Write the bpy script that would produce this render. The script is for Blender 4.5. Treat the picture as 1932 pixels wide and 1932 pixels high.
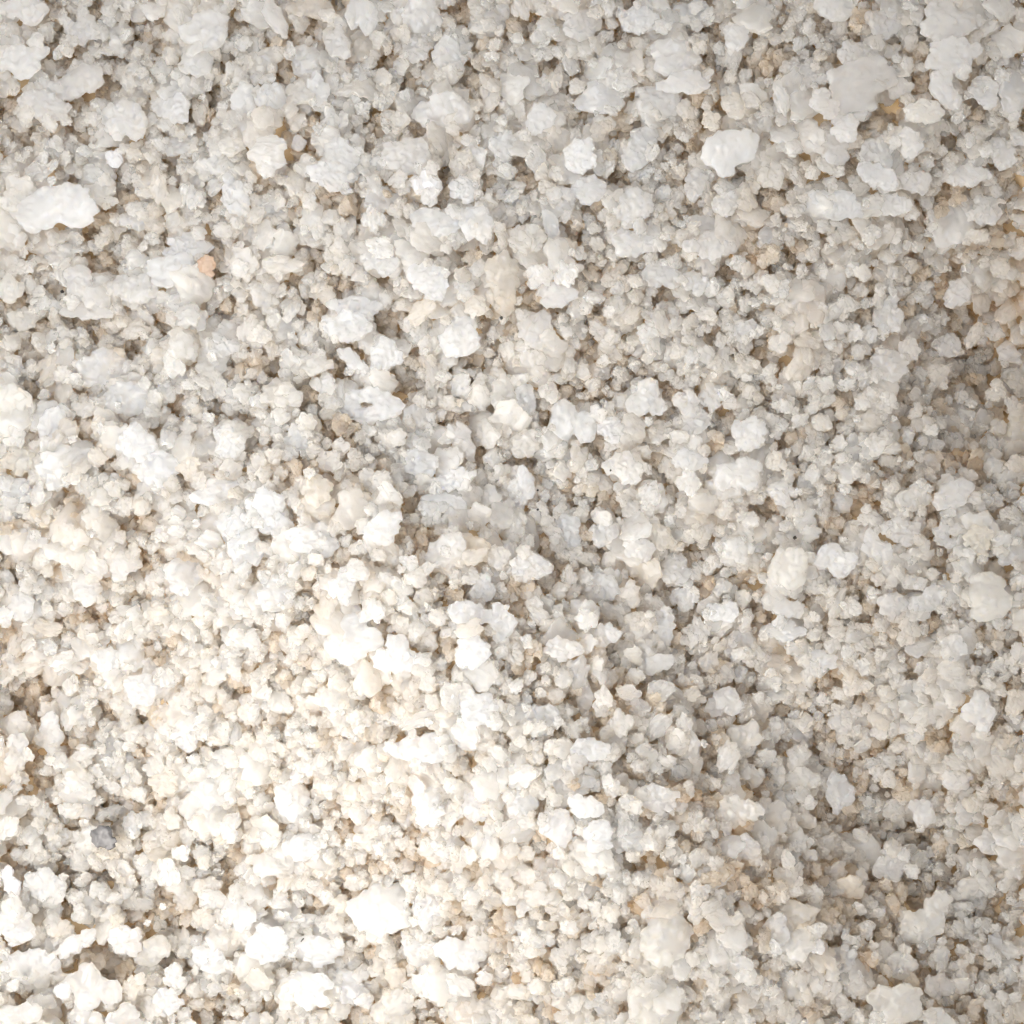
import bpy, bmesh, math, random
import numpy as np
from mathutils import Vector, Matrix, Euler

# ---------------------------------------------------------------- scene, camera, light
for o in list(bpy.data.objects):
    bpy.data.objects.remove(o)
scene = bpy.context.scene
scene.unit_settings.system = 'METRIC'
scene.unit_settings.scale_length = 0.01            # one unit is one centimetre
COL = scene.collection
W_FRAME, CAM_Z = 8.0, 9.2                          # the frame is 8 cm wide on the salt

cam = bpy.data.cameras.new('camera')
cam.sensor_width = 36.0
cam.angle = 2 * math.atan(W_FRAME / 2 / CAM_Z)
cam.clip_start, cam.clip_end = 0.1, 200
cam_o = bpy.data.objects.new('camera', cam)
cam_o.location = (0, 0, CAM_Z)
COL.objects.link(cam_o)
scene.camera = cam_o

world = bpy.data.worlds.new('World')
scene.world = world
world.use_nodes = True
bg = world.node_tree.nodes['Background']
bg.inputs['Color'].default_value = (1.0, 0.972, 0.94, 1)
bg.inputs['Strength'].default_value = 0.58


def area_lamp(name, loc, target, size, watts, col):
    l = bpy.data.lights.new(name, 'AREA')
    l.shape = 'DISK'
    l.size = size
    l.energy = watts
    l.color = col
    o = bpy.data.objects.new(name, l)
    o.location = loc
    o.rotation_euler = (Vector(target) - Vector(loc)).to_track_quat('-Z', 'Y').to_euler()
    COL.objects.link(o)
    return o


lamp = bpy.data.lights.new('warm_lamp', 'SPOT')          # a desk lamp pooling on the ridge
lamp.energy = 9300
lamp.color = (1.0, 0.955, 0.89)
lamp.spot_size = math.radians(60)
lamp.spot_blend = 1.0
lamp.shadow_soft_size = 4.5
lamp_o = bpy.data.objects.new('warm_lamp', lamp)
lamp_o.location = (-5.5, -7.0, 9.5)
lamp_o.rotation_euler = (Vector((-1.0, -1.9, 0)) - lamp_o.location).to_track_quat('-Z', 'Y').to_euler()
COL.objects.link(lamp_o)
area_lamp('cool_lamp', (-5.0, 2.5, 10.5), (-1.2, 0.3, 0), 6.0, 580, (0.92, 0.96, 1.0))

vs = scene.view_settings
vs.view_transform = 'Standard'
vs.look = 'None'
vs.exposure = 0.66
vs.gamma = 1.0
vs.use_curve_mapping = False
scene.cycles.max_bounces = 20
scene.cycles.diffuse_bounces = 28
scene.cycles.transmission_bounces = 28
scene.cycles.use_denoising = True
scene.cycles.sample_clamp_indirect = 10
scene.cycles.adaptive_threshold = 0.1
scene.cycles.adaptive_min_samples = 16

rng = random.Random(7)
nrg = np.random.default_rng(7)

# ---------------------------------------------------------------- what the photograph shows
# read from the photograph in sixteen fields; per clump: x, y, half width, half height, turn, colour, shape
# colours W white, w off-white, g grey, c cream, t tan, y yellowish, k glassy, p peach, d dark, o orange
FIELD = 540 / 1932.0
OFF = (0, 540, 1080, 1615)
CLUMPS = {
 '00': "170,70,180,110,0,g;1030,80,95,80,0,w;620,230,140,110,0,g;1540,230,180,150,0,w;330,800,190,120,-15,g,r;"
       "560,620,220,120,10,g,b@smoky grey slab;1300,800,150,110,-25,w,b;1350,1080,150,110,0,w;860,1190,65,75,0,k,r@round glassy grain;"
       "960,900,150,160,0,g;1830,740,90,120,0,W;300,1290,110,80,0,W;1640,1230,130,80,0,w;1420,1280,80,80,0,c,r;1200,1430,110,70,0,w;"
       "1450,1490,90,80,0,W;1000,1650,110,90,0,W;1160,1680,80,90,0,c,r;1770,1480,100,170,35,W;400,1560,330,180,0,W;1420,1850,180,110,0,W;"
       "180,460,200,130,20,w;520,330,80,70,0,w;90,1500,120,90,0,c;1750,1100,110,80,0,w;750,1450,120,90,0,c",
 '10': "140,130,70,170,35,g,b;400,60,170,90,0,t;790,120,120,140,0,w,b;1250,130,150,160,0,w,r;1750,170,150,140,0,w;60,470,140,110,0,c,b;"
       "610,330,90,130,10,g;370,480,120,140,0,w;470,680,80,130,20,w;820,350,150,140,0,t,b@brown-tinted crystal;1200,380,100,100,0,g;"
       "1450,430,130,150,0,w;700,680,60,130,-15,w;110,770,110,150,10,W;1000,700,60,90,0,g;945,755,45,45,0,W,b;300,900,80,70,0,g;"
       "320,1080,55,60,0,k,b@glassy cube grain;1400,850,220,150,0,w;1750,740,100,80,0,w;570,900,90,90,0,W;1130,1180,180,140,0,g,r;"
       "1215,1270,40,35,0,W;640,1180,130,130,0,w;1280,1370,110,110,0,k;560,1340,180,100,-15,W;1540,1230,110,80,0,g,r;1560,1430,110,100,0,W;"
       "1650,1680,130,150,0,W;950,1510,130,100,0,W;880,1650,100,90,0,W;650,1720,90,70,0,w;440,1640,110,110,0,c;680,1850,110,80,0,W;"
       "930,1860,110,80,0,W;1350,1680,180,110,0,W;1850,1100,100,120,0,W;120,1620,130,90,0,W;80,1150,140,130,0,w",
 '20': "60,60,100,80,0,w;230,240,110,85,0,W;520,200,140,120,0,w;950,150,150,110,0,W;1330,110,140,100,0,W;1680,290,90,120,0,w,b;"
       "840,600,90,90,0,W;640,730,190,120,0,W,b;1230,430,180,150,0,w;1100,780,170,130,0,g;1280,620,190,90,0,w;960,1110,120,190,-30,W,r;"
       "500,1180,120,130,0,W;210,900,110,120,0,W;180,1220,120,80,0,W,b;1640,1130,210,160,25,W,f@broad cool white slab;1490,910,70,80,0,c,r;"
       "820,920,90,80,0,t;540,1430,160,110,0,W;900,1560,150,140,0,w;1230,1280,80,80,0,w;1380,1390,90,130,0,g;290,1700,60,130,20,W,f@slim white sliver;"
       "110,1800,140,110,0,c;920,1830,170,110,0,w;1400,1700,130,80,0,W;1480,1850,200,110,0,w;1600,1530,100,100,0,g;1760,1520,80,80,0,c;"
       "1680,640,80,90,0,g,b;330,1530,130,110,0,g;1660,800,100,90,0,g;700,950,60,70,0,c;40,1550,110,130,0,w",
 '30': "230,160,80,110,0,w;500,60,150,100,0,w;870,180,140,110,0,w;1090,60,90,80,0,w;1360,180,200,170,0,g;1400,420,200,140,0,w;1780,80,100,80,0,w;"
       "110,740,60,130,25,W;720,640,240,190,10,g,f@big lavender grey slab;290,560,130,120,0,g;1330,680,110,150,15,w;1620,700,110,120,0,w;"
       "1850,700,110,180,0,g,b;1760,1160,110,120,0,w,r;580,960,100,110,0,w;450,1120,160,130,0,w;820,1150,130,120,0,w;830,1320,160,90,-25,W;"
       "1520,1320,170,90,0,w;1080,1080,90,110,0,g;960,1070,45,50,0,k;520,1540,200,110,-15,W;780,1760,80,70,0,W;1100,1380,130,90,0,g;"
       "960,1540,120,90,0,w;1380,1700,180,160,0,w;70,1780,150,110,0,W;1640,1580,130,120,0,g;20,1310,100,110,0,c,r;430,780,110,110,0,g;"
       "1550,1120,80,80,0,g,r;1180,840,150,90,0,c;650,400,120,90,0,g",
 '01': "130,80,90,70,0,w;330,340,100,90,0,W;610,200,120,140,0,g,b;1280,100,180,130,0,W;1000,240,180,110,0,g;70,240,110,110,0,c;650,410,200,70,0,g;"
       "1020,540,110,80,0,g;610,600,70,60,0,W;1320,420,100,60,0,W;1310,800,110,80,0,W;780,840,200,150,0,W;360,840,110,80,0,c;80,1080,150,120,0,c;"
       "950,1070,190,130,0,W;1240,1040,90,80,0,W;380,1300,90,170,-15,W,r;400,1620,120,140,0,W;500,1320,90,100,0,c;100,1330,100,90,0,W;"
       "150,1530,140,120,0,y@yellowish tan lump;1030,1400,140,140,0,W;1180,1600,170,130,0,W;800,1450,110,80,0,c;1420,1600,90,80,0,c,b;"
       "1730,1400,110,120,0,W;640,1720,120,80,0,W;1555,70,65,80,0,o@orange stained grain;1810,90,70,70,0,k;180,470,120,90,0,c;1690,680,110,90,0,w;"
       "1800,1040,110,80,0,W;1400,960,130,90,0,g;170,1760,150,90,0,W;1650,1780,200,110,0,W;200,680,60,60,0,c;1080,790,100,70,0,w;620,1090,60,60,0,c",
 '11': "200,60,150,70,0,c;165,145,35,40,0,k;930,60,140,90,0,W;1290,190,150,140,0,W;1570,250,90,80,0,W;1460,90,50,60,0,w;740,390,200,90,0,W;"
       "680,520,180,120,0,W;980,730,120,120,0,W;760,820,60,180,45,W;420,810,150,90,0,c;510,980,105,90,0,W,b;240,1040,95,100,0,w,r;1530,600,150,150,0,W;"
       "1320,840,80,120,0,w;860,1120,240,140,0,W,s@hollow knobbly white ring;1220,1230,120,110,0,W;1560,1390,85,160,35,g,f@grey blade crystal;"
       "1540,1130,110,50,20,W;120,1260,80,90,0,W,s;300,1370,100,110,0,W;990,1440,80,80,0,k,s;850,1550,60,70,0,W;1480,1680,170,80,12,W;"
       "930,1700,90,80,0,w;1090,1590,80,50,0,w;1240,1560,120,110,0,W;1860,1020,100,130,0,c,r;1400,1860,170,80,0,W;30,590,80,70,0,w;430,700,70,50,0,W;"
       "1660,380,90,80,0,g;1850,200,130,230,0,t,r@large tan boulder;620,1450,80,60,0,w;1010,1790,100,50,0,k;90,1850,110,110,0,W;1240,410,120,70,0,c",
 '21': "330,290,150,95,0,W,f@bright white flake;200,150,100,90,0,W;400,130,100,90,0,W;1120,130,150,110,0,w;1370,200,100,100,0,w;740,170,80,60,0,g;850,200,60,60,0,g;"
       "530,330,80,100,0,w;160,550,130,140,0,g;860,440,110,80,0,g;1010,570,80,90,0,W;1120,500,110,70,0,w;1010,390,40,40,0,W;650,560,100,70,0,w;"
       "1340,750,80,60,0,W;640,870,80,110,0,w,b;460,950,25,40,0,W;270,1030,80,70,0,w;1000,1060,155,140,0,w,b@square cornered white block;450,1240,180,160,0,W;"
       "730,1310,100,100,0,W;90,1090,80,130,0,W;1330,1530,130,90,0,W,r;1320,1700,90,110,0,W;1030,1790,110,90,0,W;820,1590,150,120,0,w;1780,1330,130,130,0,w;"
       "1700,1640,170,120,0,w;80,1400,110,110,0,c;570,1680,110,100,0,w;60,1750,100,170,0,W;360,1870,80,70,0,W;1490,1060,100,110,0,w;1300,1110,100,110,0,g;"
       "1150,870,70,60,0,w;1430,460,90,90,0,w;1760,560,120,90,0,w;1770,830,80,80,0,g;480,1520,110,70,0,g;1060,1330,110,70,0,g;730,700,110,80,0,c;1380,1240,110,120,0,g",
 '31': "640,100,70,60,0,W;90,250,80,70,0,W;1430,270,110,120,0,w@heart shaped white clump;1080,70,60,60,0,c;1740,80,80,80,0,g,r;910,430,120,150,0,w;"
       "330,350,110,170,0,p,r@peach tinted lump;1560,600,60,120,-15,g;1820,720,100,100,0,w;90,640,70,80,0,w;290,640,90,80,0,g;290,750,70,50,0,w;620,520,40,50,0,W;"
       "700,670,90,80,0,w;1070,690,100,80,0,w;1290,900,100,90,0,g,r;160,1080,90,60,0,W;770,1060,80,80,0,w;900,1110,80,80,0,w;920,820,140,130,0,g,r;"
       "1350,670,110,100,0,g;370,1650,140,90,0,w;560,1850,80,80,0,W,r@bright white pebble;600,1520,45,35,0,W;820,1410,90,80,0,w;1210,1570,80,80,0,w,b;"
       "1250,1410,40,40,0,k;1400,1790,160,120,0,w;1100,1810,140,110,0,c;1890,1280,90,180,0,y@tall yellowish lump;1870,1560,70,80,0,c;750,1240,110,80,0,g;"
       "1170,1260,90,70,0,g;1840,1120,80,60,0,w;340,1410,80,70,0,g;110,1780,110,110,0,w;300,1720,90,110,0,w;60,1540,80,70,0,g;1880,930,80,90,0,g;1720,1020,90,80,0,g",
 '02': "160,210,190,95,15,w,f@cool white blade;260,160,45,45,0,W;950,400,110,110,0,g;1390,440,140,170,0,w;660,580,110,120,0,w;910,610,100,70,15,W;160,700,100,110,0,w;"
       "30,780,80,80,0,W;1200,760,120,120,0,c;140,970,110,70,0,c;510,960,70,60,0,W;470,1110,100,60,-20,W;830,1100,130,90,0,W;1060,1330,120,120,0,W;"
       "1290,1220,100,90,0,W;120,1590,110,90,0,w;370,1650,110,160,0,W;130,1780,90,120,0,w;1390,1680,100,120,0,W@white flower shaped clump;870,1850,150,80,0,w;"
       "1180,1540,90,80,0,t,b;250,1150,120,80,0,g;1770,100,150,100,0,W;1850,280,130,130,0,W;1820,480,80,60,0,W;1870,700,80,100,0,W;1380,1400,100,80,0,w;"
       "1760,1660,100,60,0,W;1710,1840,110,80,0,W;1560,750,80,60,0,W;790,1350,90,80,0,g;1570,900,100,90,0,c;350,860,120,60,0,c;1240,190,110,80,0,c;"
       "1870,950,80,90,0,W;640,1820,90,80,0,w;940,1640,80,80,0,g;560,330,130,90,0,c",
 '12': "950,110,130,120,0,W;1700,560,90,100,0,W@white rosette;1820,330,90,90,0,w;1850,830,100,140,0,W;1420,280,140,120,0,g;1425,285,45,45,0,W;1470,440,60,100,0,g;"
       "1620,330,60,120,0,g;880,570,110,80,0,c;760,430,80,80,0,W;1160,390,70,90,0,W;1280,420,80,40,0,W;1100,540,80,60,0,W;640,550,90,130,0,W;150,600,140,130,0,w;"
       "870,740,90,90,0,W;190,1420,95,90,0,c,r@round cream button;370,950,110,80,0,W;650,320,60,50,0,c;1600,760,150,90,0,W;730,950,200,170,0,W;1630,1040,120,120,0,W;"
       "1050,1060,150,130,0,W;1550,1620,80,80,0,W,r;890,1530,50,60,0,W;1240,1540,150,60,15,W;1250,1760,220,110,0,W;740,1640,70,70,0,W;1680,1480,130,110,0,W;"
       "600,1390,150,110,0,c;850,1640,100,90,0,p;30,1770,90,100,0,g;340,1440,80,70,0,c;1460,1380,100,80,0,W;1600,870,100,60,0,g;420,200,180,120,0,W;150,80,120,90,0,W",
 '22': "1220,420,120,120,0,w,b@smooth white block;680,150,110,110,0,w;400,150,110,140,0,W;140,400,150,110,0,w;660,560,140,110,0,w;870,580,80,60,0,w;370,560,35,35,0,k;"
       "420,480,90,60,0,w;950,280,120,90,0,w;130,600,100,80,0,w;740,740,100,60,0,w;550,810,80,80,0,W;690,920,120,90,0,W;1290,640,110,100,0,W;1130,870,90,160,0,w;"
       "1430,1050,110,90,0,g;1400,880,110,90,0,w;1560,740,130,80,0,W;380,1020,140,90,0,g;540,1360,65,155,5,W@upright white sliver;680,1380,80,60,0,w;870,1350,90,60,0,k;"
       "1110,1330,80,100,30,W;950,1470,70,80,0,W;810,1580,100,90,0,w;1590,1420,150,110,0,w,b@jagged off-white block;200,1560,130,110,0,W;80,1160,55,60,0,c,r;"
       "580,1780,140,80,0,W;1100,1600,130,70,0,W;1290,1590,90,60,0,w;1230,1740,90,80,0,w;1600,1210,80,90,0,g;1780,1250,60,50,0,k;1080,1140,140,80,0,w;"
       "1330,1270,110,60,0,w;200,780,110,60,0,k;1700,280,120,100,0,w;1100,170,110,90,0,g;940,810,70,90,0,g;1610,1840,120,80,0,w;980,1830,90,80,0,w;1700,1000,130,120,0,g",
 '32': "510,360,160,130,0,W@knobbly bright white clump;360,540,80,70,0,w;820,260,105,150,25,w,f;1660,630,170,180,0,c,r@round cream boulder;1360,170,115,95,0,w,C@C-shaped pale clump;"
       "1180,260,70,40,0,w;530,680,130,70,0,w;1200,650,140,110,0,w;150,420,140,160,0,c;120,700,150,90,0,w,b;120,880,170,90,0,W;1160,1010,120,65,25,w,b@wedge shaped off-white chip;"
       "1400,1020,100,110,0,w;1390,1180,80,110,0,w,r;390,1130,130,100,0,w;720,1030,40,80,45,W;600,1040,60,50,0,W;630,1290,80,90,0,w,b;800,1340,90,80,0,w;"
       "1230,1220,70,60,0,g;1590,1490,130,150,0,w@tall pale lump;1180,1530,120,80,-35,w;60,1640,80,110,0,W;250,1640,100,110,0,g;570,1560,110,110,0,g;600,1580,40,50,0,w;"
       "830,1880,100,70,0,W;1160,1820,110,90,0,g;860,1540,110,90,0,g;230,1830,90,110,0,w;1830,270,110,120,0,w;1750,1170,120,90,0,g;1000,140,150,110,0,g;"
       "950,700,120,100,0,g;1060,900,110,90,0,g;1430,1880,110,60,0,w;1580,200,110,110,0,y;1780,1680,110,90,0,c;740,40,60,60,0,w;1870,1430,70,100,0,c",
 '03': "780,530,96,88,0,d,b@dark grey grain;1000,90,110,90,0,W;1230,120,110,90,0,c;590,100,110,80,0,w;80,860,65,115,25,k,f@glassy oblong crystal;990,430,80,100,0,W;"
       "1710,110,120,80,0,W;340,880,150,120,0,w;940,1310,120,110,0,g,b@hexagonal grey lump;550,960,60,60,0,c,b;885,1165,60,55,10,c,b;1225,1045,30,25,0,W;"
       "1110,1170,35,25,0,W;470,1680,60,60,0,W,s@small dark-centred white ring;100,1640,50,45,0,W,s;100,1060,120,80,0,w;130,1200,130,130,0,w;"
       "220,1500,220,130,0,w;700,1650,200,170,0,g;1150,1380,130,110,0,c;470,1220,60,80,0,c;1390,990,90,100,0,c@three-armed cream clump;1270,790,110,80,0,W;"
       "1550,690,80,70,0,W;1360,640,70,60,0,W;1000,1660,100,80,0,c;1310,1570,100,80,0,W;1730,440,110,80,0,W;60,450,100,80,0,w;390,430,90,120,0,y;"
       "690,580,50,50,0,w,r;560,1340,180,70,30,w;1800,1100,130,130,0,W;920,580,70,60,0,c;810,640,70,50,0,c;1080,740,80,90,0,W;1260,1770,120,110,0,W;"
       "1600,1000,110,80,0,W;510,520,50,40,0,w,r;150,1850,150,80,0,g;1580,1450,130,110,0,W",
 '13': "270,250,130,150,0,W,r@round pale boulder;830,260,130,110,0,w;110,740,150,90,0,g;330,600,130,100,0,W;900,530,160,90,0,c;1110,360,80,100,0,g,b@flat-faced grey block;"
       "1290,280,110,150,0,W;1650,270,100,130,0,W;1860,510,100,90,0,w;440,880,110,80,0,W;920,1080,230,190,0,W,r@huge white boulder;1450,580,130,100,0,W;"
       "340,1180,120,80,0,W;970,1370,70,110,-20,W;1200,1330,130,150,-20,W;1530,1400,190,120,0,W;380,1680,190,130,0,W;720,1650,130,130,0,W;1200,1650,100,80,0,W;"
       "80,1330,150,150,0,W;470,1380,180,120,0,W;1280,1090,110,150,0,W;1600,1830,110,80,0,p@peach cream chip;1050,1570,80,110,0,c;570,120,110,80,0,g;1700,1000,120,80,0,w;"
       "180,1000,80,70,0,W;1060,80,70,60,0,W;90,540,90,80,0,W;1790,1330,80,60,0,c;1520,1640,120,80,0,W;540,480,60,60,0,W,b",
 '23': "550,290,120,80,0,W,b@angular white flake;70,260,110,110,0,W;450,110,150,90,0,W;870,550,120,110,0,w;640,520,100,110,0,W;330,460,120,130,0,W;1100,230,140,100,0,w;"
       "870,260,70,60,0,W;1100,440,90,60,0,W;730,690,110,90,0,W;1210,620,90,60,0,W;540,880,140,110,0,w;780,870,120,80,0,W;1400,940,80,70,0,W;1410,1070,60,80,0,W;"
       "1160,1270,190,200,0,c,r@big cream boulder;1060,1440,150,120,0,y;730,1220,80,80,0,W,b;1750,600,100,100,0,w@warm white nugget;600,1570,90,70,0,c;760,1710,90,70,0,c;"
       "1060,1780,180,160,0,c,r;1450,1650,90,110,0,w;170,980,130,90,0,W;270,1180,100,70,0,c;110,1230,100,100,0,W;450,1430,110,90,0,c;1660,1290,140,120,0,w;"
       "1820,1590,120,90,0,w;1550,1140,120,80,0,w;1520,830,130,80,0,w;1660,1180,25,25,0,W,r;130,1600,90,150,0,W;220,1880,110,60,0,W;430,1760,130,80,0,c;"
       "1700,330,170,120,0,c;290,790,130,120,0,p;700,1820,120,80,0,W;1360,410,60,70,0,w;740,160,60,60,0,k;410,1600,110,70,0,c;1300,180,70,60,0,g;740,1010,30,35,0,k",
 '33': "550,190,120,160,0,W,r@cool white nugget;940,740,150,120,0,g;1190,1120,160,230,-25,c,K@kidney shaped cream lump;1300,1650,120,100,0,g,r@round grey lump;"
       "960,1780,210,150,0,c,r@broad cream lump;60,1220,100,120,0,w;370,1350,60,55,0,k,s@clear ring shaped grain;330,1100,60,140,35,w,f;740,1220,70,70,0,w;"
       "1890,430,60,70,0,W;1860,780,70,80,0,w;1430,90,120,100,0,w;1660,560,110,100,0,w;1170,350,110,110,0,w,b;960,310,90,80,0,w;840,40,80,80,0,w;920,90,70,60,0,w;"
       "150,690,50,70,0,w;520,780,90,60,0,w;390,960,50,45,0,W;1650,870,70,100,0,w;1780,180,80,80,0,w;1710,1810,80,90,0,w,r;600,1830,80,80,0,w;460,1720,90,60,0,w;"
       "250,1600,80,80,0,w;540,1440,130,110,0,w;850,1050,110,80,0,g;1560,1180,60,50,0,w,b;1790,1490,35,80,30,w;30,1620,80,110,0,W,b;1000,1500,130,110,0,c;"
       "170,440,60,70,0,g;840,1890,80,70,0,W;350,1880,90,60,0,g;690,1580,40,50,0,k;1650,1440,40,40,0,k;1320,800,70,70,0,g,r;260,90,140,100,0,c;1800,1280,130,70,0,w;150,830,90,110,0,g",
}
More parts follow.
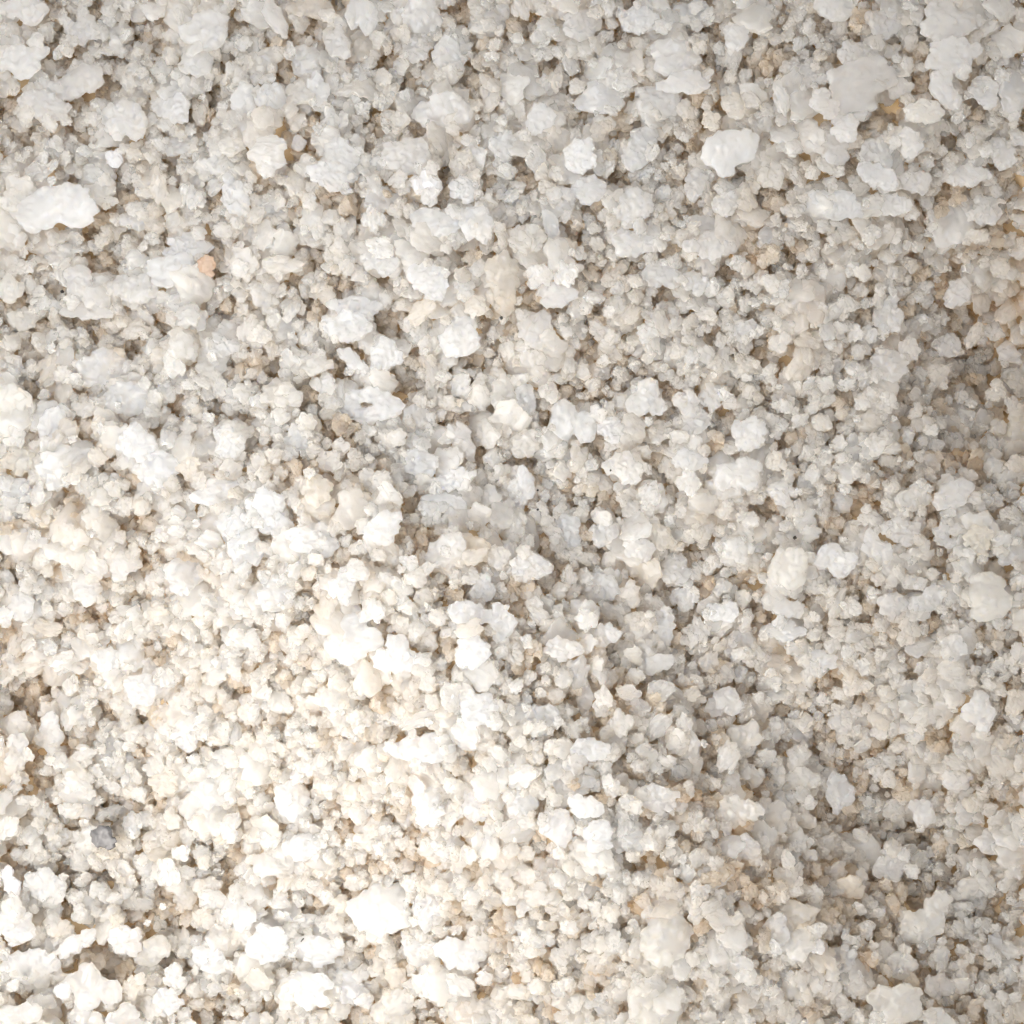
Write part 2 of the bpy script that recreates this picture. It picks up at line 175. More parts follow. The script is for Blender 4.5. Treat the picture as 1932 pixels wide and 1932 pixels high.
# hollows between the clumps that show lower salt, painted browner for their shade: x, y, radius
PITS = {
 '00': "760,100,50;560,340,70;440,420,50;1070,165,30;1110,320,50;1260,370,40;880,500,40;790,730,60;880,670,35;610,790,40;500,880,30;640,1040,45;180,1030,60;1390,950,50;1530,1020,40;1660,750,40;1600,900,30;1310,1220,60;560,1390,50;960,1480,60;1660,1550,40;700,1740,70;1310,1870,40;1640,1880,60;1060,1750,40;420,110,90;330,170,50;100,830,50;1730,530,40;1800,240,40",
 '10': "690,40,40;335,300,45;130,380,40;430,170,70;1550,120,70;1880,180,60;1000,530,50;1300,470,40;1160,680,70;1710,330,35;1640,610,50;430,1000,55;430,1090,45;400,1190,60;880,1180,45;920,1010,60;110,1480,30;580,1500,70;1030,1580,60;770,1620,40;270,1680,40;1420,1490,45;1740,800,40;1210,1030,40;230,620,50;1470,1360,35;1750,1460,35;700,1610,50",
 '20': "60,210,70;20,220,50;270,550,60;440,660,30;780,320,50;1480,300,70;1460,490,40;1810,580,60;1750,510,50;1900,450,40;1200,20,30;870,30,40;850,1020,40;500,920,40;1160,1120,60;1310,1140,40;100,1370,80;40,1330,50;820,1350,60;1190,1390,50;1350,1620,70;1300,1530,50;560,1600,70;470,1790,60;1610,1330,35;1900,1480,50;1820,1880,90;60,1700,30;1340,800,50;1150,1900,30;1440,40,50",
 '30': "390,250,60;680,230,80;620,250,50;575,310,35;460,530,50;90,450,80;20,500,60;1120,190,40;1080,440,50;890,390,50;1100,690,40;860,930,90;760,950,60;1480,650,60;650,1060,40;590,1300,60;1360,1080,70;1540,910,60;1870,950,50;1380,1470,60;1340,1550,50;1130,1540,40;40,1500,80;20,1600,50;1170,1680,50;1210,1880,30;1850,1350,60;1760,620,40;1850,1650,80;1280,920,40;130,160,40;200,1900,30;1820,1320,50",
 '01': "850,50,80;740,60,60;120,380,80;470,260,30;390,230,40;570,500,70;640,490,40;350,520,50;770,560,40;270,620,30;280,720,50;1040,700,70;950,760,40;1250,500,70;1760,390,70;1720,420,40;265,990,50;720,1030,50;1400,1140,60;1060,1210,50;720,1290,70;1850,880,60;940,1610,40;260,1660,50;1550,1710,35;700,1800,80;1160,1720,30;1720,1170,40;1640,30,60",
 '11': "480,90,80;620,240,60;720,250,50;470,400,50;490,470,40;310,230,40;1020,500,70;730,740,50;1220,800,45;630,880,70;600,770,40;130,840,80;1170,990,50;1500,1230,80;640,1310,80;760,1310,60;450,1080,70;380,1640,60;510,1600,30;1000,1560,40;1630,60,45;1740,530,28;1810,760,30;1620,800,50;1230,1860,50;1680,1520,40;390,1440,35;140,1450,30;1900,590,40;1530,130,30;760,1440,40",
 '21': "130,390,50;300,390,60;210,370,40;620,470,60;1120,310,60;690,290,30;590,160,50;880,110,40;520,720,50;430,1020,60;390,1010,40;650,1030,30;1200,1050,45;210,1220,40;610,1420,70;60,1510,60;110,1540,40;1050,1540,60;1510,1370,50;670,1780,50;410,1780,50;1800,440,28;1650,390,40;1480,620,35;1000,860,50;1850,1140,45;1660,1000,35;1580,160,50;750,980,40;1100,1220,60;800,820,30;1870,750,50;200,1680,40;1850,60,60;1600,1210,50;1880,990,35",
 '31': "1210,70,60;1560,90,70;1630,330,70;1660,500,70;1660,440,50;1860,560,70;1200,690,60;1220,780,40;1890,830,40;1600,900,80;1470,1060,60;1120,1010,50;570,1060,70;600,740,60;770,720,50;770,190,60;720,430,60;1150,350,40;1340,530,50;1270,1200,40;1100,1210,40;260,1100,40;130,1390,60;500,1300,60;1060,1450,70;1420,1500,80;1320,1480,60;950,1610,30;760,1800,80;1740,1680,50;210,1660,30;480,1760,50;1280,1870,40;1870,1860,50;1090,1680,50;1770,1380,35;40,1880,50;250,1310,40;150,30,45;1850,330,40",
 '02': "140,100,40;1180,80,80;1270,80,40;1330,270,35;1550,380,60;1530,310,35;1210,370,50;430,520,40;190,500,35;900,520,40;800,580,18;1200,620,50;530,840,80;160,880,50;770,780,60;900,690,45;1380,920,60;1720,900,35;1240,1050,50;140,1080,40;700,1230,50;170,1430,90;230,1350,50;60,1440,60;830,1490,60;690,1680,50;1100,1530,50;1400,1270,35;1880,1270,60;1870,1590,40;1740,1420,35;540,1720,50;310,1870,40;1540,1720,40;1080,1800,50;1140,655,18;110,380,60",
 '12': "170,160,40;740,310,50;810,320,25;1290,190,60;1190,130,50;420,45,30;1240,500,25;1520,560,40;1800,640,50;1460,900,50;1400,820,35;1480,950,30;1690,800,50;970,680,30;1020,800,40;480,1050,40;220,910,45;630,1190,40;630,1260,30;330,1190,40;600,1590,50;650,1640,40;1310,1590,50;1470,1090,25;1020,1290,35;900,1320,25;740,1800,25;280,1780,20;280,1510,60;1650,1650,40;1900,1530,20;1100,1510,30;150,360,60;1680,1290,50;460,770,25;40,1110,35;500,520,40;840,140,30;950,1530,40",
 '22': "550,130,60;590,240,60;650,340,25;680,235,25;230,250,40;370,400,40;120,490,60;20,520,35;1310,300,60;1720,540,50;1160,640,60;1300,790,60;700,800,60;60,690,40;130,990,70;40,1080,25;1850,740,50;1870,800,35;1560,1100,50;1460,1190,30;1690,1290,45;1780,1320,45;620,1240,50;780,1160,35;880,1270,60;790,1250,30;430,1270,45;180,1310,45;980,1340,40;640,1450,50;1380,1500,50;460,1600,25;740,1750,55;880,1830,25;1480,1740,50;1410,1800,40;960,1590,20;1200,940,25;1320,1070,30;410,1880,35;320,1530,40;1770,440,50;1430,540,50",
 '32': "440,150,80;500,90,50;1220,110,50;1260,60,40;1180,180,30;1700,400,80;1770,430,50;1280,370,60;940,600,35;700,750,60;740,710,35;1260,810,55;640,520,70;730,510,50;680,630,20;1060,1180,50;1100,1090,40;930,950,60;450,1310,80;770,1410,60;1640,930,50;1720,920,40;1860,1250,50;420,1650,70;530,1720,60;470,1740,40;360,1850,30;130,1500,60;120,1780,40;1310,1690,80;1370,1780,50;950,1780,60;1780,1600,60;320,680,50;440,820,40;1600,1130,50;300,1480,40;700,1850,40;1790,1480,20",
 '03': "270,100,45;390,110,45;450,300,30;840,210,50;1080,260,50;1230,260,60;1170,190,40;1820,590,70;1480,610,40;730,710,28;830,810,40;560,830,40;1290,1000,50;1380,1090,60;1420,1130,40;1500,990,50;580,1020,50;980,1470,45;1010,1420,30;740,1400,80;80,1390,60;250,1260,80;1340,1450,60;310,1620,28;570,400,40;1730,860,22;1080,1200,40;1430,1710,35;1610,1700,35;1660,1880,50;820,1540,20;240,550,25;1780,1590,40;490,720,20;1090,520,20;1880,260,40;1740,760,50;160,820,40",
 '13': "130,110,40;390,110,35;640,190,50;560,290,25;1140,190,45;1200,370,35;1210,540,45;920,640,55;1000,640,40;700,400,50;730,690,50;550,780,40;1640,120,40;1500,350,20;1650,570,35;960,230,20;650,1330,35;650,1380,25;870,1360,50;370,1040,40;260,900,40;750,880,50;1070,1210,45;1570,1030,45;1850,1100,60;1500,1240,50;1380,1300,30;1520,900,60;1340,900,40;1170,1540,35;800,1560,20;120,1740,50;1360,1850,30;1280,1900,30;740,1920,50;1840,920,40;240,1350,20;480,1000,50;1720,1540,50;800,1800,50",
 '23': "150,100,60;620,40,40;910,150,40;1390,140,40;1160,40,30;320,290,60;210,310,30;1230,370,70;950,470,35;770,480,35;1220,700,50;1340,610,60;1730,760,60;1640,770,35;1820,810,60;180,520,60;510,730,40;580,640,30;890,780,30;740,950,50;310,1000,25;450,1060,45;1030,960,40;1290,980,60;1730,1070,60;1770,1180,40;610,1420,70;530,1490,50;1340,1390,40;900,1230,40;230,1330,50;450,1300,25;350,1560,50;1300,1600,60;1590,1620,60;1840,1840,60;1630,1910,35;240,1690,60;1820,1430,60;1160,1040,30;300,1110,25;720,1600,70;1840,110,50",
 '33': "700,470,90;640,400,50;760,400,50;430,360,60;1030,200,60;1110,250,35;800,220,35;1640,160,60;1850,290,70;1330,670,70;1430,690,50;1260,660,40;1010,570,40;900,930,70;960,920,60;1000,1060,55;1100,1000,45;340,1000,60;440,1040,60;540,1060,50;660,1210,35;300,740,60;30,790,50;1490,970,50;1360,1130,40;1850,1180,50;1450,1420,50;1640,1550,60;1130,1610,70;1200,1700,50;1280,1770,30;670,1720,45;800,1640,50;880,1250,60;370,1660,35;110,1900,35;1500,1780,70;1600,1850,60;490,1360,35;1210,1470,30;1820,1680,15;1540,1660,20;300,1740,60;650,60,30;1110,100,20",
}
SPECKS = ("11,1843,462,14,black speck|tiny black speck below the large tan boulder;32,205,185,15,black speck|tiny round black speck above the jagged cream-grey lump;"
          "21,733,1610,8,dark speck|pinprick black speck on an off-white clump;21,185,1760,9,dark speck|pinprick black speck, upper of two beside a white clump;"
          "21,185,1905,10,dark speck|pinprick black speck, lower of two beside a white clump;13,345,1297,14,dark splinter|thin dark splinter lying on a white clump near the bottom;"
          "01,470,265,14,dark speck|dark brown speck beside a grey block at the left side")


def to_px(f, x, y):
    return OFF[int(f[0])] + x * FIELD, OFF[int(f[1])] + y * FIELD


def to_xy(px, py, z=0.0):                     # where that point of the photograph lies on the salt at height z
    k = (CAM_Z - z) / CAM_Z * W_FRAME / 2155.0
    return (px - 1077.5) * k, (1077.5 - py) * k


U = W_FRAME / 2155.0                           # one photograph pixel in centimetres


# ---------------------------------------------------------------- relief of the heap
def relief(x, y):
    """gentle swells of the heap, in centimetres"""
    def bump(cx, cy, sx, sy, h, a=0.0):
        c, s = math.cos(a), math.sin(a)
        dx, dy = x - cx, y - cy
        u, v = c * dx + s * dy, -s * dx + c * dy
        return h * np.exp(-(u / sx) ** 2 - (v / sy) ** 2)
    n = (x + 0.15) * 0.69 + (y + 1.30) * 0.72            # across the ridge, towards the upper right
    t = (x + 0.15) * 0.72 - (y + 1.30) * 0.69            # along it, towards the lower right
    along = np.exp(-((t - 0.2) / 3.0) ** 4)
    z = 0.78 * along * np.where(n < 0, np.exp(-(n / 1.5) ** 2), np.exp(-(n / 0.95) ** 2))   # lit ridge, steeper behind
    z = z + 0.04 * np.sin(x * 1.7 + 0.6) * np.cos(y * 1.5 - 0.4)
    z = z + bump(-0.4, 2.2, 1.9, 0.9, 0.25, -0.35)       # broad swell across the top
    z = z + bump(-3.2, 0.2, 0.8, 0.6, 0.22)
    z = z - bump(4.15, 1.25, 0.95, 1.0, 1.15)               # dip at the dim right side
    z = z - bump(-3.9, -1.45, 0.6, 0.35, 0.30)           # dip at the left side
    z = z - bump(3.2, -2.6, 1.7, 0.8, 0.60, -0.6)        # lower right falls away
    z = z + bump(-4.9, -4.6, 2.0, 1.6, 0.55, -0.7)       # the near left corner rises again
    z = z + bump(2.9, 3.5, 1.6, 0.8, 0.18)
    z = z - bump(1.1, 1.5, 0.6, 0.5, 0.10)
    return z


# ---------------------------------------------------------------- materials
def base_mat(name, rgb, rgb2, rough=0.34, sss=1.0, trans=0.62, attr=False, coat=0.0, scale=9.0):
    m = bpy.data.materials.new(name)
    m.use_nodes = True
    nt = m.node_tree
    N, L = nt.nodes, nt.links
    p = N['Principled BSDF']
    tc = N.new('ShaderNodeTexCoord')
    oi = N.new('ShaderNodeObjectInfo')
    add = N.new('ShaderNodeVectorMath'); add.operation = 'ADD'
    sc = N.new('ShaderNodeVectorMath'); sc.operation = 'SCALE'
    L.new(oi.outputs['Random'], sc.inputs['Scale'])
    sc.inputs[0].default_value = (37.0, 53.0, 71.0)
    L.new(tc.outputs['Object'], add.inputs[0]); L.new(sc.outputs[0], add.inputs[1])
    n1 = N.new('ShaderNodeTexNoise'); n1.inputs['Scale'].default_value = 1.5; n1.inputs['Detail'].default_value = 3
    L.new(add.outputs[0], n1.inputs['Vector'])
    ramp = N.new('ShaderNodeValToRGB')
    ramp.color_ramp.elements[0].position = 0.34; ramp.color_ramp.elements[1].position = 0.62
    ramp.color_ramp.elements[0].color = (*rgb2, 1); ramp.color_ramp.elements[1].color = (*rgb, 1)
    L.new(n1.outputs['Fac'], ramp.inputs['Fac'])
    col = ramp.outputs['Color']
    if attr:                                  # each grain's tint; deeper grains get gap shade painted in as brown
        at = N.new('ShaderNodeAttribute'); at.attribute_type = 'INSTANCER'; at.attribute_name = 'tint_shade'
        r2 = N.new('ShaderNodeValToRGB')
        e = r2.color_ramp.elements
        e[0].position = 0.0; e[0].color = (0.985, 0.975, 0.955, 1)
        e[1].position = 1.0; e[1].color = (0.74, 0.56, 0.35, 1)
        for pos, c in ((0.3, (0.96, 0.922, 0.865)), (0.55, (0.945, 0.87, 0.75)), (0.8, (0.89, 0.785, 0.63))):
            k = e.new(pos); k.color = (*c, 1)
        L.new(at.outputs['Fac'], r2.inputs['Fac'])
        mr = N.new('ShaderNodeMapRange')                  # the cleanest little crystals are glassy
        mr.inputs['From Max'].default_value = 0.03; mr.inputs['To Min'].default_value = 0.08; mr.inputs['To Max'].default_value = rough
        L.new(at.outputs['Fac'], mr.inputs['Value']); L.new(mr.outputs['Result'], p.inputs['Roughness'])
        mx = N.new('ShaderNodeMix'); mx.data_type = 'RGBA'; mx.blend_type = 'MULTIPLY'
        mx.inputs[0].default_value = 1.0
        L.new(r2.outputs['Color'], mx.inputs[6]); L.new(col, mx.inputs[7])
        col = mx.outputs[2]
    L.new(col, p.inputs['Base Color'])
    p.inputs['Roughness'].default_value = rough
    p.inputs['IOR'].default_value = 1.54
    p.inputs['Subsurface Weight'].default_value = sss
    p.inputs['Subsurface Radius'].default_value = (1.0, 0.88, 0.72)
    p.inputs['Subsurface Scale'].default_value = 0.3
    p.inputs['Transmission Weight'].default_value = trans
    p.inputs['Coat Weight'].default_value = coat
    p.inputs['Coat Roughness'].default_value = 0.12
    n2 = N.new('ShaderNodeTexNoise'); n2.inputs['Scale'].default_value = scale; n2.inputs['Detail'].default_value = 2
    L.new(add.outputs[0], n2.inputs['Vector'])
    b = N.new('ShaderNodeBump'); b.inputs['Strength'].default_value = 0.15; b.inputs['Distance'].default_value = 0.02
    L.new(n2.outputs['Fac'], b.inputs['Height'])
    L.new(b.outputs['Normal'], p.inputs['Normal'])
    return m


def soft(m):
    N, L = m.node_tree.nodes, m.node_tree.links
    p = N['Principled BSDF']; t = N.new('ShaderNodeBsdfTranslucent')
    L.new(p.inputs['Base Color'].links[0].from_socket, t.inputs['Color'])
    mx = N.new('ShaderNodeMixShader'); mx.inputs[0].default_value = 0.38
    L.new(p.outputs[0], mx.inputs[1]); L.new(t.outputs[0], mx.inputs[2]); L.new(mx.outputs[0], N['Material Output'].inputs[0])


MAT = {
    'W': base_mat('salt_white', (0.985, 0.985, 0.985), (0.972, 0.972, 0.97)),
    'w': base_mat('salt_off_white', (0.972, 0.965, 0.953), (0.955, 0.945, 0.93)),
    'g': base_mat('salt_grey', (0.94, 0.925, 0.905), (0.905, 0.885, 0.86)),
    'c': base_mat('salt_cream', (0.96, 0.94, 0.90), (0.94, 0.91, 0.86)),
    't': base_mat('salt_tan', (0.90, 0.85, 0.775), (0.86, 0.80, 0.72)),
    'y': base_mat('salt_yellowish', (0.93, 0.895, 0.82), (0.91, 0.86, 0.77)),
    'p': base_mat('salt_peach', (0.93, 0.88, 0.82), (0.90, 0.84, 0.77)),
    'o': base_mat('salt_orange', (0.88, 0.70, 0.54), (0.84, 0.62, 0.45)),
    'k': base_mat('salt_glassy', (0.95, 0.945, 0.95), (0.90, 0.89, 0.90), rough=0.16, sss=0.65, trans=0.35, coat=0.6),
    'd': base_mat('mineral_grey', (0.12, 0.115, 0.115), (0.06, 0.057, 0.057), sss=0.0, rough=0.5, trans=0.0),
    'x': base_mat('speck_black', (0.015, 0.012, 0.01), (0.01, 0.008, 0.006), sss=0.0, rough=0.5, trans=0.0, coat=0.0),
    'bed': base_mat('salt_loose', (1.0, 1.0, 1.0), (0.97, 0.965, 0.955), attr=True),
}


for k_ in 'Wwgctypko':
    soft(MAT[k_])
soft(MAT['bed'])


def ground_mat():  # brownish lower salt, with the shade of the gaps painted in
    m = bpy.data.materials.new('shaded_brown_base')
    m.use_nodes = True
    N, L = m.node_tree.nodes, m.node_tree.links
    p = N['Principled BSDF']
    tc = N.new('ShaderNodeTexCoord')
    n = N.new('ShaderNodeTexNoise'); n.inputs['Scale'].default_value = 6; n.inputs['Detail'].default_value = 6
    L.new(tc.outputs['Object'], n.inputs['Vector'])
    r = N.new('ShaderNodeValToRGB')
    r.color_ramp.elements[0].color = (0.50, 0.36, 0.20, 1); r.color_ramp.elements[1].color = (0.66, 0.51, 0.33, 1)
    r.color_ramp.elements[0].position = 0.35; r.color_ramp.elements[1].position = 0.65
    L.new(n.outputs['Fac'], r.inputs['Fac']); L.new(r.outputs['Color'], p.inputs['Base Color'])
    p.inputs['Roughness'].default_value = 0.5
    return m


# ---------------------------------------------------------------- crystal shapes
def layout(r, kind):
    """lumps that make up a clump, in a unit box: centre, radius (negative for a broken cube)"""
    cores = []
    if kind == 'n':                                       # knobbly, irregular outline
        n = r.randint(4, 7)
        for i in range(n):
            a = 6.283 * (i + r.uniform(-.3, .3)) / n
            d = r.uniform(0.35, 0.72)
            cores.append((Vector((d * math.cos(a), d * math.sin(a), r.uniform(-.2, .25))), r.uniform(0.26, 0.44)))
        cores.append((Vector((0, 0, 0)), 0.5))
    elif kind == 'r':                                     # rounded lump
        cores.append((Vector((0, 0, 0)), 0.66))
        for i in range(8):
            a = r.uniform(0, 6.283)
            cores.append((Vector((.5 * math.cos(a), .5 * math.sin(a), r.uniform(-.25, .25))), r.uniform(.3, .46)))
    elif kind == 'b':                                     # broken block with flat faces
        for i in range(r.randint(5, 8)):
            cores.append((Vector((r.uniform(-.5, .5), r.uniform(-.5, .5), r.uniform(-.2, .2))), -r.uniform(.26, .44)))
    elif kind == 'f':                                     # flake or blade with nearly flat top
        for i in range(9):
            a = r.uniform(0, 6.283)
            d = r.uniform(.1, .62)
            cores.append((Vector((d * math.cos(a), d * math.sin(a), r.uniform(-.1, .1))), (-1 if r.random() < .5 else 1) * r.uniform(.3, .42)))
    elif kind in 'sCK':                                   # ring, C and kidney
        span = {'s': 6.283, 'C': 4.4, 'K': 2.6}[kind]
        thick = {'s': 0.33, 'C': 0.3, 'K': 0.44}[kind]
        rad = {'s': 0.62, 'C': 0.66, 'K': 0.62}[kind]
        start = {'s': 0, 'C': 0.85, 'K': -1.9}[kind]
        n = 12
        for i in range(n):
            a = start + span * i / (n - (1 if kind != 's' else 0))
            cores.append((Vector((rad * math.cos(a), rad * math.sin(a), r.uniform(-.08, .08))), thick * r.uniform(.75, 1.3)))
    return cores


def grown(seed, kind, ax, ay, az, voxel, nub, smooth=2):
    """one clump of intergrown crystals: lumps and small cubes fused into a single skin, half sizes ax, ay, az"""
    r = random.Random(seed)
    bm = bmesh.new()
    box = Matrix.Diagonal((ax, ay, az, 1))

    def turned():
        return Euler([r.uniform(0, 6.28) for _ in range(3)]).to_matrix().to_4x4()

    cores = layout(r, kind)
    for c, rad in cores:
        if rad > 0:
            bmesh.ops.create_icosphere(bm, subdivisions=2, radius=rad, matrix=box @ Matrix.Translation(c))
        else:
            m = box @ Matrix.Translation(c) @ (turned() if kind != 'f' else Euler((0, 0, r.uniform(0, 6.28))).to_matrix().to_4x4())
            bmesh.ops.create_cube(bm, size=-2 * rad, matrix=m)
    dens = {'n': 1.0, 'r': .95, 'b': .6, 'f': .6, 's': .8, 'C': .7, 'K': .8}[kind]
    count = int(min(230, 22 + dens * 3.0 * ax * ay / (nub * nub)))
    for i in range(count):
        c, rad = r.choice(cores)
        v = Vector((r.gauss(0, 1), r.gauss(0, 1), r.gauss(0, .8))).normalized()
        p = c + v * abs(rad) * 1.0
        p = Vector((p.x * ax, p.y * ay, p.z * az))
        h = nub * r.choice((.55, .7, .8, .9, 1.0, 1.25))
        if r.random() < .85:
            m = Matrix.Translation(p) @ turned() @ Matrix.Diagonal((h * r.uniform(.8, 1.2), h * r.uniform(.8, 1.2), h * r.uniform(.8, 1.2), 1))
            bmesh.ops.create_cube(bm, size=2, matrix=m)
        else:
            bmesh.ops.create_icosphere(bm, subdivisions=1, radius=h * 1.15, matrix=Matrix.Translation(p))
    me = bpy.data.meshes.new('crystal')
    bm.to_mesh(me); bm.free()
    o = bpy.data.objects.new('crystal', me)
    TMP.objects.link(o)
    md = o.modifiers.new('remesh', 'REMESH'); md.mode = 'VOXEL'; md.voxel_size = voxel
    sm = o.modifiers.new('smooth', 'SMOOTH'); sm.factor = 0.5; sm.iterations = smooth
    return o, (ax, ay, az)


def ripen(pairs):
    """evaluate a batch of grown clumps and fit each to its half sizes"""
    dg = bpy.context.evaluated_depsgraph_get()
    res = []
    for o, half in pairs:
        out = bpy.data.meshes.new_from_object(o.evaluated_get(dg))
        co = np.empty(len(out.vertices) * 3); out.vertices.foreach_get('co', co)
        co = co.reshape(-1, 3)
        lo, hi = co.min(0), co.max(0)
        co = (co - (lo + hi) / 2) / ((hi - lo) / 2) * np.array(half)
        out.vertices.foreach_set('co', co.ravel())
        out.polygons.foreach_set('use_smooth', np.ones(len(out.polygons), bool))
        out.update()
        res.append(out)
    for o, half in pairs:
        me = o.data
        bpy.data.objects.remove(o); bpy.data.meshes.remove(me)
    return res


TMP = bpy.data.collections.new('growing')
COL.children.link(TMP)
# shared shapes for the loose grains: small plain ones and larger knobbly ones, unit size
GRAINS = ripen([grown(9000 + i, 'nnrnbnrnnb'[i % 10], 1, 1, 1, .085, .17) for i in range(14)])
BIG = ripen([grown(9100 + i, 'nnbnr'[i % 5], 1, 1, 1, .06, .15) for i in range(12)])

# ---------------------------------------------------------------- height map: what lies where, built up grain by grain
EXT = 5.5                                       # half size of the bed in centimetres
RES = 0.02
NG = int(2 * EXT / RES)
gx = (np.arange(NG) + .5) * RES - EXT
GX, GY = np.meshgrid(gx, gx)                    # row = y
REL = relief(GX, GY)
H = REL - 0.10
PIT = np.zeros((NG, NG), bool)
PIT_LIST = []
for f, txt in PITS.items():
    for q in txt.split(';'):
        x, y, r = map(float, q.split(','))
        px, py = to_px(f, x, y)
        X, Y = to_xy(px, py)
        PIT_LIST.append((X, Y, r * FIELD * U))
        PIT |= (GX - X) ** 2 + (GY - Y) ** 2 < (r * FIELD * U * 0.8) ** 2

PIT0 = PIT.copy()


def window(x, y, r):
    i0 = max(0, int((x - r + EXT) / RES)); i1 = min(NG, int((x + r + EXT) / RES) + 1)
    j0 = max(0, int((y - r + EXT) / RES)); j1 = min(NG, int((y + r + EXT) / RES) + 1)
    return slice(j0, j1), slice(i0, i1)


def settle(x, y, r, rz, inner=0.75, pct=70):
    """height at which a grain of radius r comes to rest on what is already there"""
    w = window(x, y, r)
    d2 = ((GX[w] - x) ** 2 + (GY[w] - y) ** 2) / (r * r)
    m = d2 < inner * inner
    if not m.any():
        return None, w, d2
    return float(np.percentile(H[w][m] + rz * (1 - np.sqrt(1 - d2[m])) * 0.0, pct)), w, d2


def stamp(z, rz, w, d2):
    m = d2 < 1
    top = np.where(m, z + rz * np.sqrt(np.clip(1 - d2, 0, 1)), -9)
    H[w] = np.maximum(H[w], top)


# the ground under the grains
def build_ground():
    n = 221
    xs = np.linspace(-EXT * 1.6, EXT * 1.6, n)
    X, Y = np.meshgrid(xs, xs)
    Z = relief(X, Y) - 0.112
    v = np.stack([X, Y, Z], -1).reshape(-1, 3)
    fs = [(j * n + i, j * n + i + 1, (j + 1) * n + i + 1, (j + 1) * n + i) for j in range(n - 1) for i in range(n - 1)]
    me = bpy.data.meshes.new('ground')
    me.from_pydata(v.tolist(), [], fs)
    me.polygons.foreach_set('use_smooth', np.ones(len(fs), bool))
    me.materials.append(ground_mat())
    o = bpy.data.objects.new('ground', me)
    o['kind'] = 'structure'
    o['label'] = 'packed brownish salt with painted gap shade beneath the loose white clumps'
    COL.objects.link(o)


build_ground()

loose = []                                       # x, y, z, rx, ry, rz, tint with depth shade


def pour(count, rmin, rmax, tint_shade, mode, sink):
    for _ in range(count):
        r = (rmin + (rmax - rmin) * nrg.random() ** 2) * U
        best = None
        for _k in range(3):                      # grains roll to the lowest of a few places
            x, y = (nrg.random(2) * 2 - 1) * (EXT - 0.08)
            w = window(x, y, r * (1.0 if mode else .2))
            if mode and PIT[w].any():
                continue
            z, w, d2 = settle(x, y, r, r)
            if z is not None and (best is None or z - relief(x, y) < best[0]):
                best = (z - relief(x, y), x, y, z, w, d2)
            if not mode:
                break
        if best is None:
            continue
        _, x, y, z, w, d2 = best
        rz = r * nrg.uniform(.28, .42)
        zc = z + rz * sink
        stamp(zc, rz, w, d2)
        s = float(np.clip(nrg.normal(*tint_shade), 0, 1))
        loose.append((x, y, zc, r * nrg.uniform(.85, 1.25), r * nrg.uniform(.85, 1.15), rz, s))


pour(24000, 12, 26, (0.70, 0.12), False, 0.05)     # deep brownish grains, shade of the gaps painted into their colour
for X, Y, R in PIT_LIST:                            # floor grains of each hollow, its shade painted in as brown
    for _ in range(3 + int(1.6 * (R / (11 * U)) ** 2)):
        a, q = nrg.uniform(0, 6.283), R * 1.2 * math.sqrt(nrg.random())
        x, y, r = X + q * math.cos(a), Y + q * math.sin(a), nrg.uniform(8, 16) * U
        z, w, d2 = settle(x, y, r, r)
        if z is None:
            continue
        rz = r * nrg.uniform(.35, .5)
        stamp(z, rz, w, d2)
        loose.append((x, y, z, r * nrg.uniform(.9, 1.3), r * nrg.uniform(.9, 1.2), rz, float(np.clip(nrg.normal(.52, .1), 0, 1))))
pour(6000, 18, 40, (0.30, 0.10), True, 0.05)     # beige grains
pour(7000, 15, 40, (0.10, 0.08), True, 0.02)      # pale grains near the surface

def fill(count, rmin, rmax):
    """small grains trickle into the low places between the clumps"""
    for _ in range(count):
        r = (rmin + (rmax - rmin) * nrg.random() ** 1.5) * U
        pts = (nrg.random((8, 2)) * 2 - 1) * (EXT - 0.08)
        ix = ((pts + EXT) / RES).astype(int)
        ok = ~PIT[ix[:, 1], ix[:, 0]]
        if not ok.any():
            continue
        hh = np.where(ok, H[ix[:, 1], ix[:, 0]] - REL[ix[:, 1], ix[:, 0]], 9)
        x, y = pts[int(np.argmin(hh))]
        w = window(x, y, r * .6)
        if PIT[w].any():
            continue
        z, w, d2 = settle(x, y, r, r, .6)
        if z is None:
            continue
        rz = r * nrg.uniform(.38, .58)
        stamp(z + rz * .3, rz, w, d2)
        loose.append((x, y, z + rz * .3, r * nrg.uniform(.9, 1.3), r * nrg.uniform(.9, 1.2), rz, float(np.clip(nrg.normal(.14, .1), 0, 1))))


# ---------------------------------------------------------------- the clumps one can pick out
items = []
for f, txt in CLUMPS.items():
    for q in txt.split(';'):
        q, _, mark = q.partition('@')
        p = q.split(',')
        px, py = to_px(f, float(p[0]), float(p[1]))
        rx, ry = float(p[2]) * FIELD, float(p[3]) * FIELD
        shape = p[6] if len(p) > 6 else rng.choice('nnnnbr')
        items.append(dict(px=px, py=py, rx=rx, ry=ry, ang=math.radians(float(p[4])), col=p[5], shape=shape, mark=mark))
items.sort(key=lambda d: -(d['rx'] * d['ry'] + (60000 if d['col'] in 'tp' else 0)))
order = sorted(items, key=lambda d: -d['rx'] * d['ry'])
marks = [d for d in order if d['mark']]
rest = [d for d in order if not d['mark']]
named = set(id(d) for d in marks) | set(id(d) for d in rest[:300 - len(marks)])

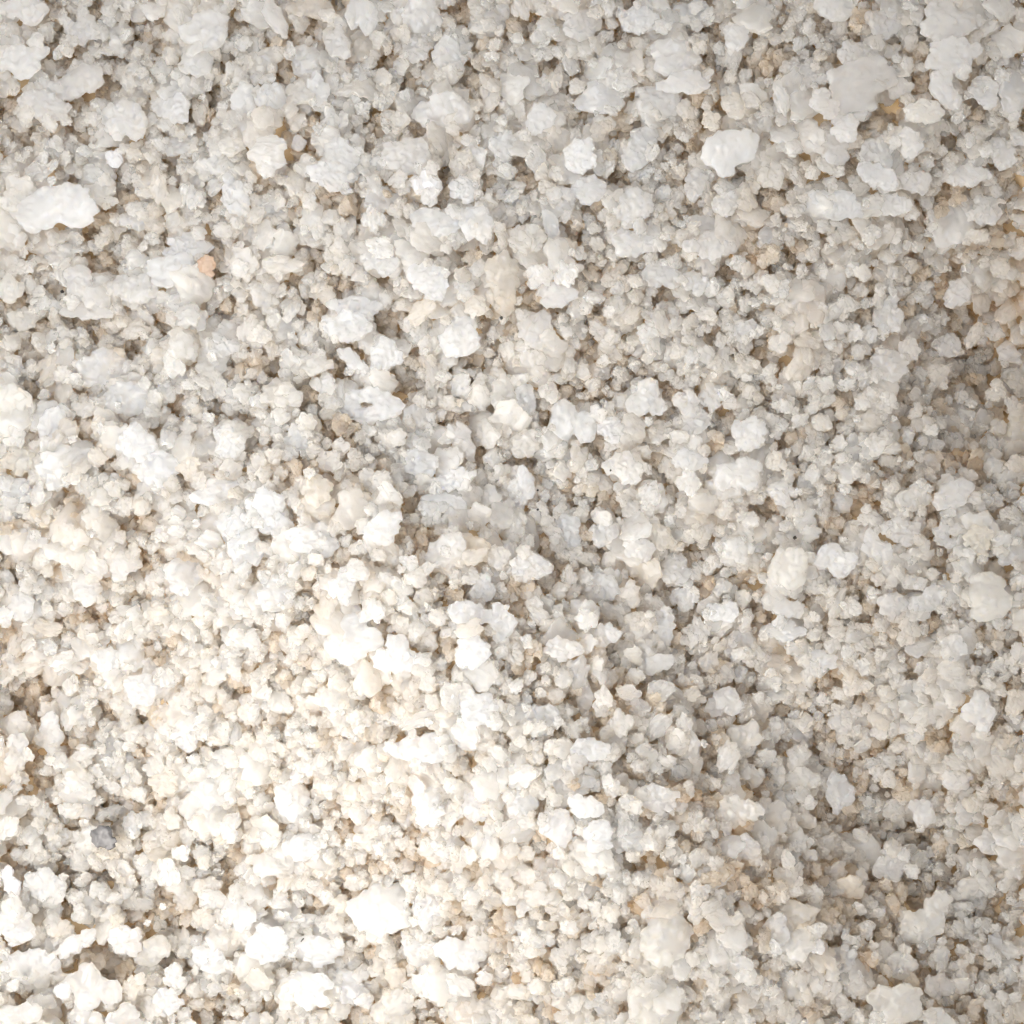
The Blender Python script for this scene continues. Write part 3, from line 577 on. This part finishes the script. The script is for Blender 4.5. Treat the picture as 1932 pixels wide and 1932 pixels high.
for d in items:
    rm = min(d['rx'], d['ry']) * U * 1.04
    rb = max(d['rx'], d['ry']) * U * 1.04
    r = math.sqrt(rm * rb)
    flat = {'f': .26, 's': .32, 'C': .32, 'K': .36, 'r': .40, 'b': .36, 'n': .38}[d['shape']]
    rz = min(rm * flat, 0.085) * rng.uniform(.85, 1.1)
    x, y = to_xy(d['px'], d['py'])
    z, w, d2 = settle(x, y, r, rz, 0.8, 85)
    zc = z + rz * (-0.3 if d['col'] in 'tp' else 2.4 if d['col'] in 'do' else 0.8 if d['col'] == 'k' and rm < 0.1 else 0.05)
    x, y = to_xy(d['px'], d['py'], zc)
    w = window(x, y, rb)
    c, s = math.cos(d['ang']), math.sin(d['ang'])
    u, v = c * (GX[w] - x) + s * (GY[w] - y), -s * (GX[w] - x) + c * (GY[w] - y)
    d2 = (u / (d['rx'] * U)) ** 2 + (v / (d['ry'] * U)) ** 2
    stamp(zc, rz, w, d2)
    if d['mark'] and d['col'] not in 'tp':       # nothing trickles over the ones that stand out
        PIT[w] |= d2 < 0.9
    d.update(x=x, y=y, z=zc, sx=d['rx'] * U * 1.06, sy=d['ry'] * U * 1.06, sz=rz)

fill(9000, 9, 20)
pour(1500, 5, 10, (0.0, 0.10), True, 0.45)      # small crystals lying on top

# ---------------------------------------------------------------- names, labels
LOOK = {'W': 'white', 'w': 'off-white', 'g': 'greyish', 'c': 'cream', 't': 'tan', 'y': 'yellowish', 'k': 'glassy', 'p': 'peach', 'd': 'dark grey', 'o': 'orange'}
FORM = {'n': 'knobbly', 'r': 'rounded', 'b': 'blocky', 'f': 'flat', 's': 'ring shaped', 'C': 'curved', 'K': 'kidney shaped'}
seen = set()


def where(d, m):
    dx, dy = d['px'] - m['px'], d['py'] - m['py']
    a = math.degrees(math.atan2(-dy, dx)) % 360
    k = int((a + 22.5) // 45) % 8
    return ('right of', 'above right of', 'above', 'above left of', 'left of', 'below left of', 'below', 'below right of')[k]


def label_for(d):
    if d['mark']:
        noun = d['mark']
        v, h = d['py'] / 2155, d['px'] / 2155
        row = 'top' if v < .2 else 'upper part' if v < .4 else 'middle' if v < .6 else 'lower part' if v < .8 else 'bottom'
        side = ', far left' if h < .2 else ', left of centre' if h < .42 else '' if h < .58 else ', right of centre' if h < .8 else ', far right'
        return f"{noun} near the {row} of the salt{side}"
    long_ = max(d['rx'], d['ry']) / min(d['rx'], d['ry'])
    area = d['rx'] * d['ry']
    size = 'large' if area > 1500 else 'small' if area < 720 else 'medium'
    form = 'elongated' if long_ > 1.55 else FORM[d['shape']]
    near = sorted(marks, key=lambda m: math.hypot(d['px'] - m['px'], d['py'] - m['py']))[:7]
    for m in near:
        gap = math.hypot(d['px'] - m['px'], d['py'] - m['py'])
        adv = 'just ' if gap < 75 else '' if gap < 190 else 'further '
        t = f"{size} {form} {LOOK[d['col']]} salt clump {adv}{where(d, m)} the {m['mark']}"
        if t not in seen:
            seen.add(t)
            return t
    return t


def put(name, me, mat, x, y, z, s, rot):
    if not me.materials:
        me.materials.append(mat)
    o = bpy.data.objects.new(name, me)
    o.location = (x, y, z)
    o.rotation_euler = rot
    o.scale = s
    COL.objects.link(o)
    return o


extra = []                                       # lesser clumps that lie among the loose grains
NAME = {'d': 'mineral_grain', 'k': 'salt_crystal', 'f': 'salt_flake'}
main = [d for d in items if id(d) in named]
for d in items:
    if id(d) not in named:
        tint_shade = {'W': .02, 'w': .14, 'g': .30, 'c': .36, 'k': .05, 't': .7, 'y': .5, 'p': .5}[d['col']]
        extra.append((d['x'], d['y'], d['z'], d['sx'], d['sy'], d['sz'], tint_shade))
shapes = ripen([grown(500 + i, d['shape'], d['sx'], d['sy'], d['sz'], max(2.1 * U, math.sqrt(d['sx'] * d['sy']) * .055),
                      6.2 * U * rng.uniform(.8, 1.25)) for i, d in enumerate(main)])
for d, me in zip(main, shapes):
    name = NAME.get(d['col']) or NAME.get(d['shape']) or 'salt_clump'
    me.name = name
    o = put(name, me, MAT[d['col']], d['x'], d['y'], d['z'], (1, 1, 1), (rng.uniform(-.12, .12), rng.uniform(-.12, .12), d['ang']))
    o['label'] = label_for(d)
    o['category'] = 'mineral grain' if d['col'] == 'd' else 'salt crystal' if d['col'] == 'k' else 'salt clump'
    o['group'] = 'dark grains in the salt' if d['col'] == 'd' else 'salt clumps on the heap'

SPECK_MESH = GRAINS[4].copy()
for q in SPECKS.split(';'):
    q, lab = q.split('|')
    f, x, y, r, nm = q.split(',')
    px, py = to_px(f, float(x), float(y))
    X, Y = to_xy(px, py, 0.1)
    r = float(r) * FIELD * U
    w = window(X, Y, 0.03)
    z = float(H[w].max())
    X, Y = to_xy(px, py, z)
    sx, sy = (r * .35, r * 1.3) if 'splinter' in nm else (r, r * .85)
    o = put(nm.replace(' ', '_'), SPECK_MESH, MAT['x'], X, Y, z + r * .5, (sx, sy, r * .8), (0, 0, -.7 if 'splinter' in nm else rng.uniform(0, 3)))
    o['label'] = lab
    o['category'] = 'speck'
    o['group'] = 'dark grains in the salt'

# ---------------------------------------------------------------- the loose small grains: one mass nobody could count
def build_loose():
    lib = bpy.data.collections.new('grain_shapes')          # kept out of the scene, only a source of shapes
    for i, me in enumerate(GRAINS):
        me.materials.clear(); me.materials.append(MAT['bed'])
        lib.objects.link(bpy.data.objects.new('grain_shape', me))
    def shows(g):
        if PIT0[window(g[0], g[1], max(g[3], g[4]) * 1.3)].any():
            return True
        w = window(g[0], g[1], max(g[3], g[4]))
        d2 = ((GX[w] - g[0]) / g[3]) ** 2 + ((GY[w] - g[1]) / g[4]) ** 2
        m = d2 < 1
        top = g[2] + g[5] * np.sqrt(np.clip(1 - d2[m], 0, 1))
        return m.any() and (top > H[w][m] - 0.045).mean() > 0.06
    n_all = len(loose)
    loose[:] = [g for g in loose if shows(g)]              # grains wholly buried under others are left out

    big = BIG
    for me in big:
        me = me.copy(); me.materials.clear(); me.materials.append(MAT['bed'])
        lib.objects.link(bpy.data.objects.new('grain_shape', me))
    n0, n = len(loose), len(loose) + len(extra)
    A = np.array(loose + extra)
    me = bpy.data.meshes.new('loose_salt')
    me.from_pydata(A[:, :3].tolist(), [], [])
    a = me.attributes.new('tint_shade', 'FLOAT', 'POINT'); a.data.foreach_set('value', A[:, 6].astype(np.float32))
    a = me.attributes.new('size', 'FLOAT_VECTOR', 'POINT'); a.data.foreach_set('vector', A[:, 3:6].astype(np.float32).ravel())
    pick = np.concatenate([nrg.integers(0, len(GRAINS), n0), nrg.integers(len(GRAINS), len(GRAINS) + len(big), n - n0)]).astype(np.int32)
    rot = np.stack([nrg.uniform(-.5, .5, n), nrg.uniform(-.5, .5, n), nrg.uniform(0, 6.283, n)], -1)
    rot[n0:] *= (.3, .3, 1)
    a = me.attributes.new('turn', 'FLOAT_VECTOR', 'POINT'); a.data.foreach_set('vector', rot.astype(np.float32).ravel())
    a = me.attributes.new('pick', 'INT', 'POINT'); a.data.foreach_set('value', pick)
    o = bpy.data.objects.new('loose_salt', me)
    o['kind'] = 'stuff'
    o['label'] = 'loose small salt grains filling the gaps between the clumps'
    o['category'] = 'salt'
    COL.objects.link(o)
    ng = bpy.data.node_groups.new('scatter_grains', 'GeometryNodeTree')
    ng.interface.new_socket('Geometry', in_out='INPUT', socket_type='NodeSocketGeometry')
    ng.interface.new_socket('Geometry', in_out='OUTPUT', socket_type='NodeSocketGeometry')
    N, L = ng.nodes, ng.links
    gi, go = N.new('NodeGroupInput'), N.new('NodeGroupOutput')
    m2p = N.new('GeometryNodeMeshToPoints')
    iop = N.new('GeometryNodeInstanceOnPoints')
    ci = N.new('GeometryNodeCollectionInfo')
    ci.inputs['Collection'].default_value = lib
    ci.inputs['Separate Children'].default_value = True
    ci.inputs['Reset Children'].default_value = True

    def attr(name, typ):
        k = N.new('GeometryNodeInputNamedAttribute'); k.data_type = typ
        k.inputs['Name'].default_value = name
        return k.outputs['Attribute']
    e2r = N.new('FunctionNodeEulerToRotation')
    L.new(attr('turn', 'FLOAT_VECTOR'), e2r.inputs[0])
    L.new(gi.outputs[0], m2p.inputs['Mesh'])
    L.new(m2p.outputs['Points'], iop.inputs['Points'])
    L.new(ci.outputs[0], iop.inputs['Instance'])
    iop.inputs['Pick Instance'].default_value = True
    L.new(attr('pick', 'INT'), iop.inputs['Instance Index'])
    L.new(e2r.outputs[0], iop.inputs['Rotation'])
    L.new(attr('size', 'FLOAT_VECTOR'), iop.inputs['Scale'])
    L.new(iop.outputs['Instances'], go.inputs[0])
    md = o.modifiers.new('scatter', 'NODES')
    md.node_group = ng


build_loose()
COL.children.unlink(TMP)
bpy.data.collections.remove(TMP)
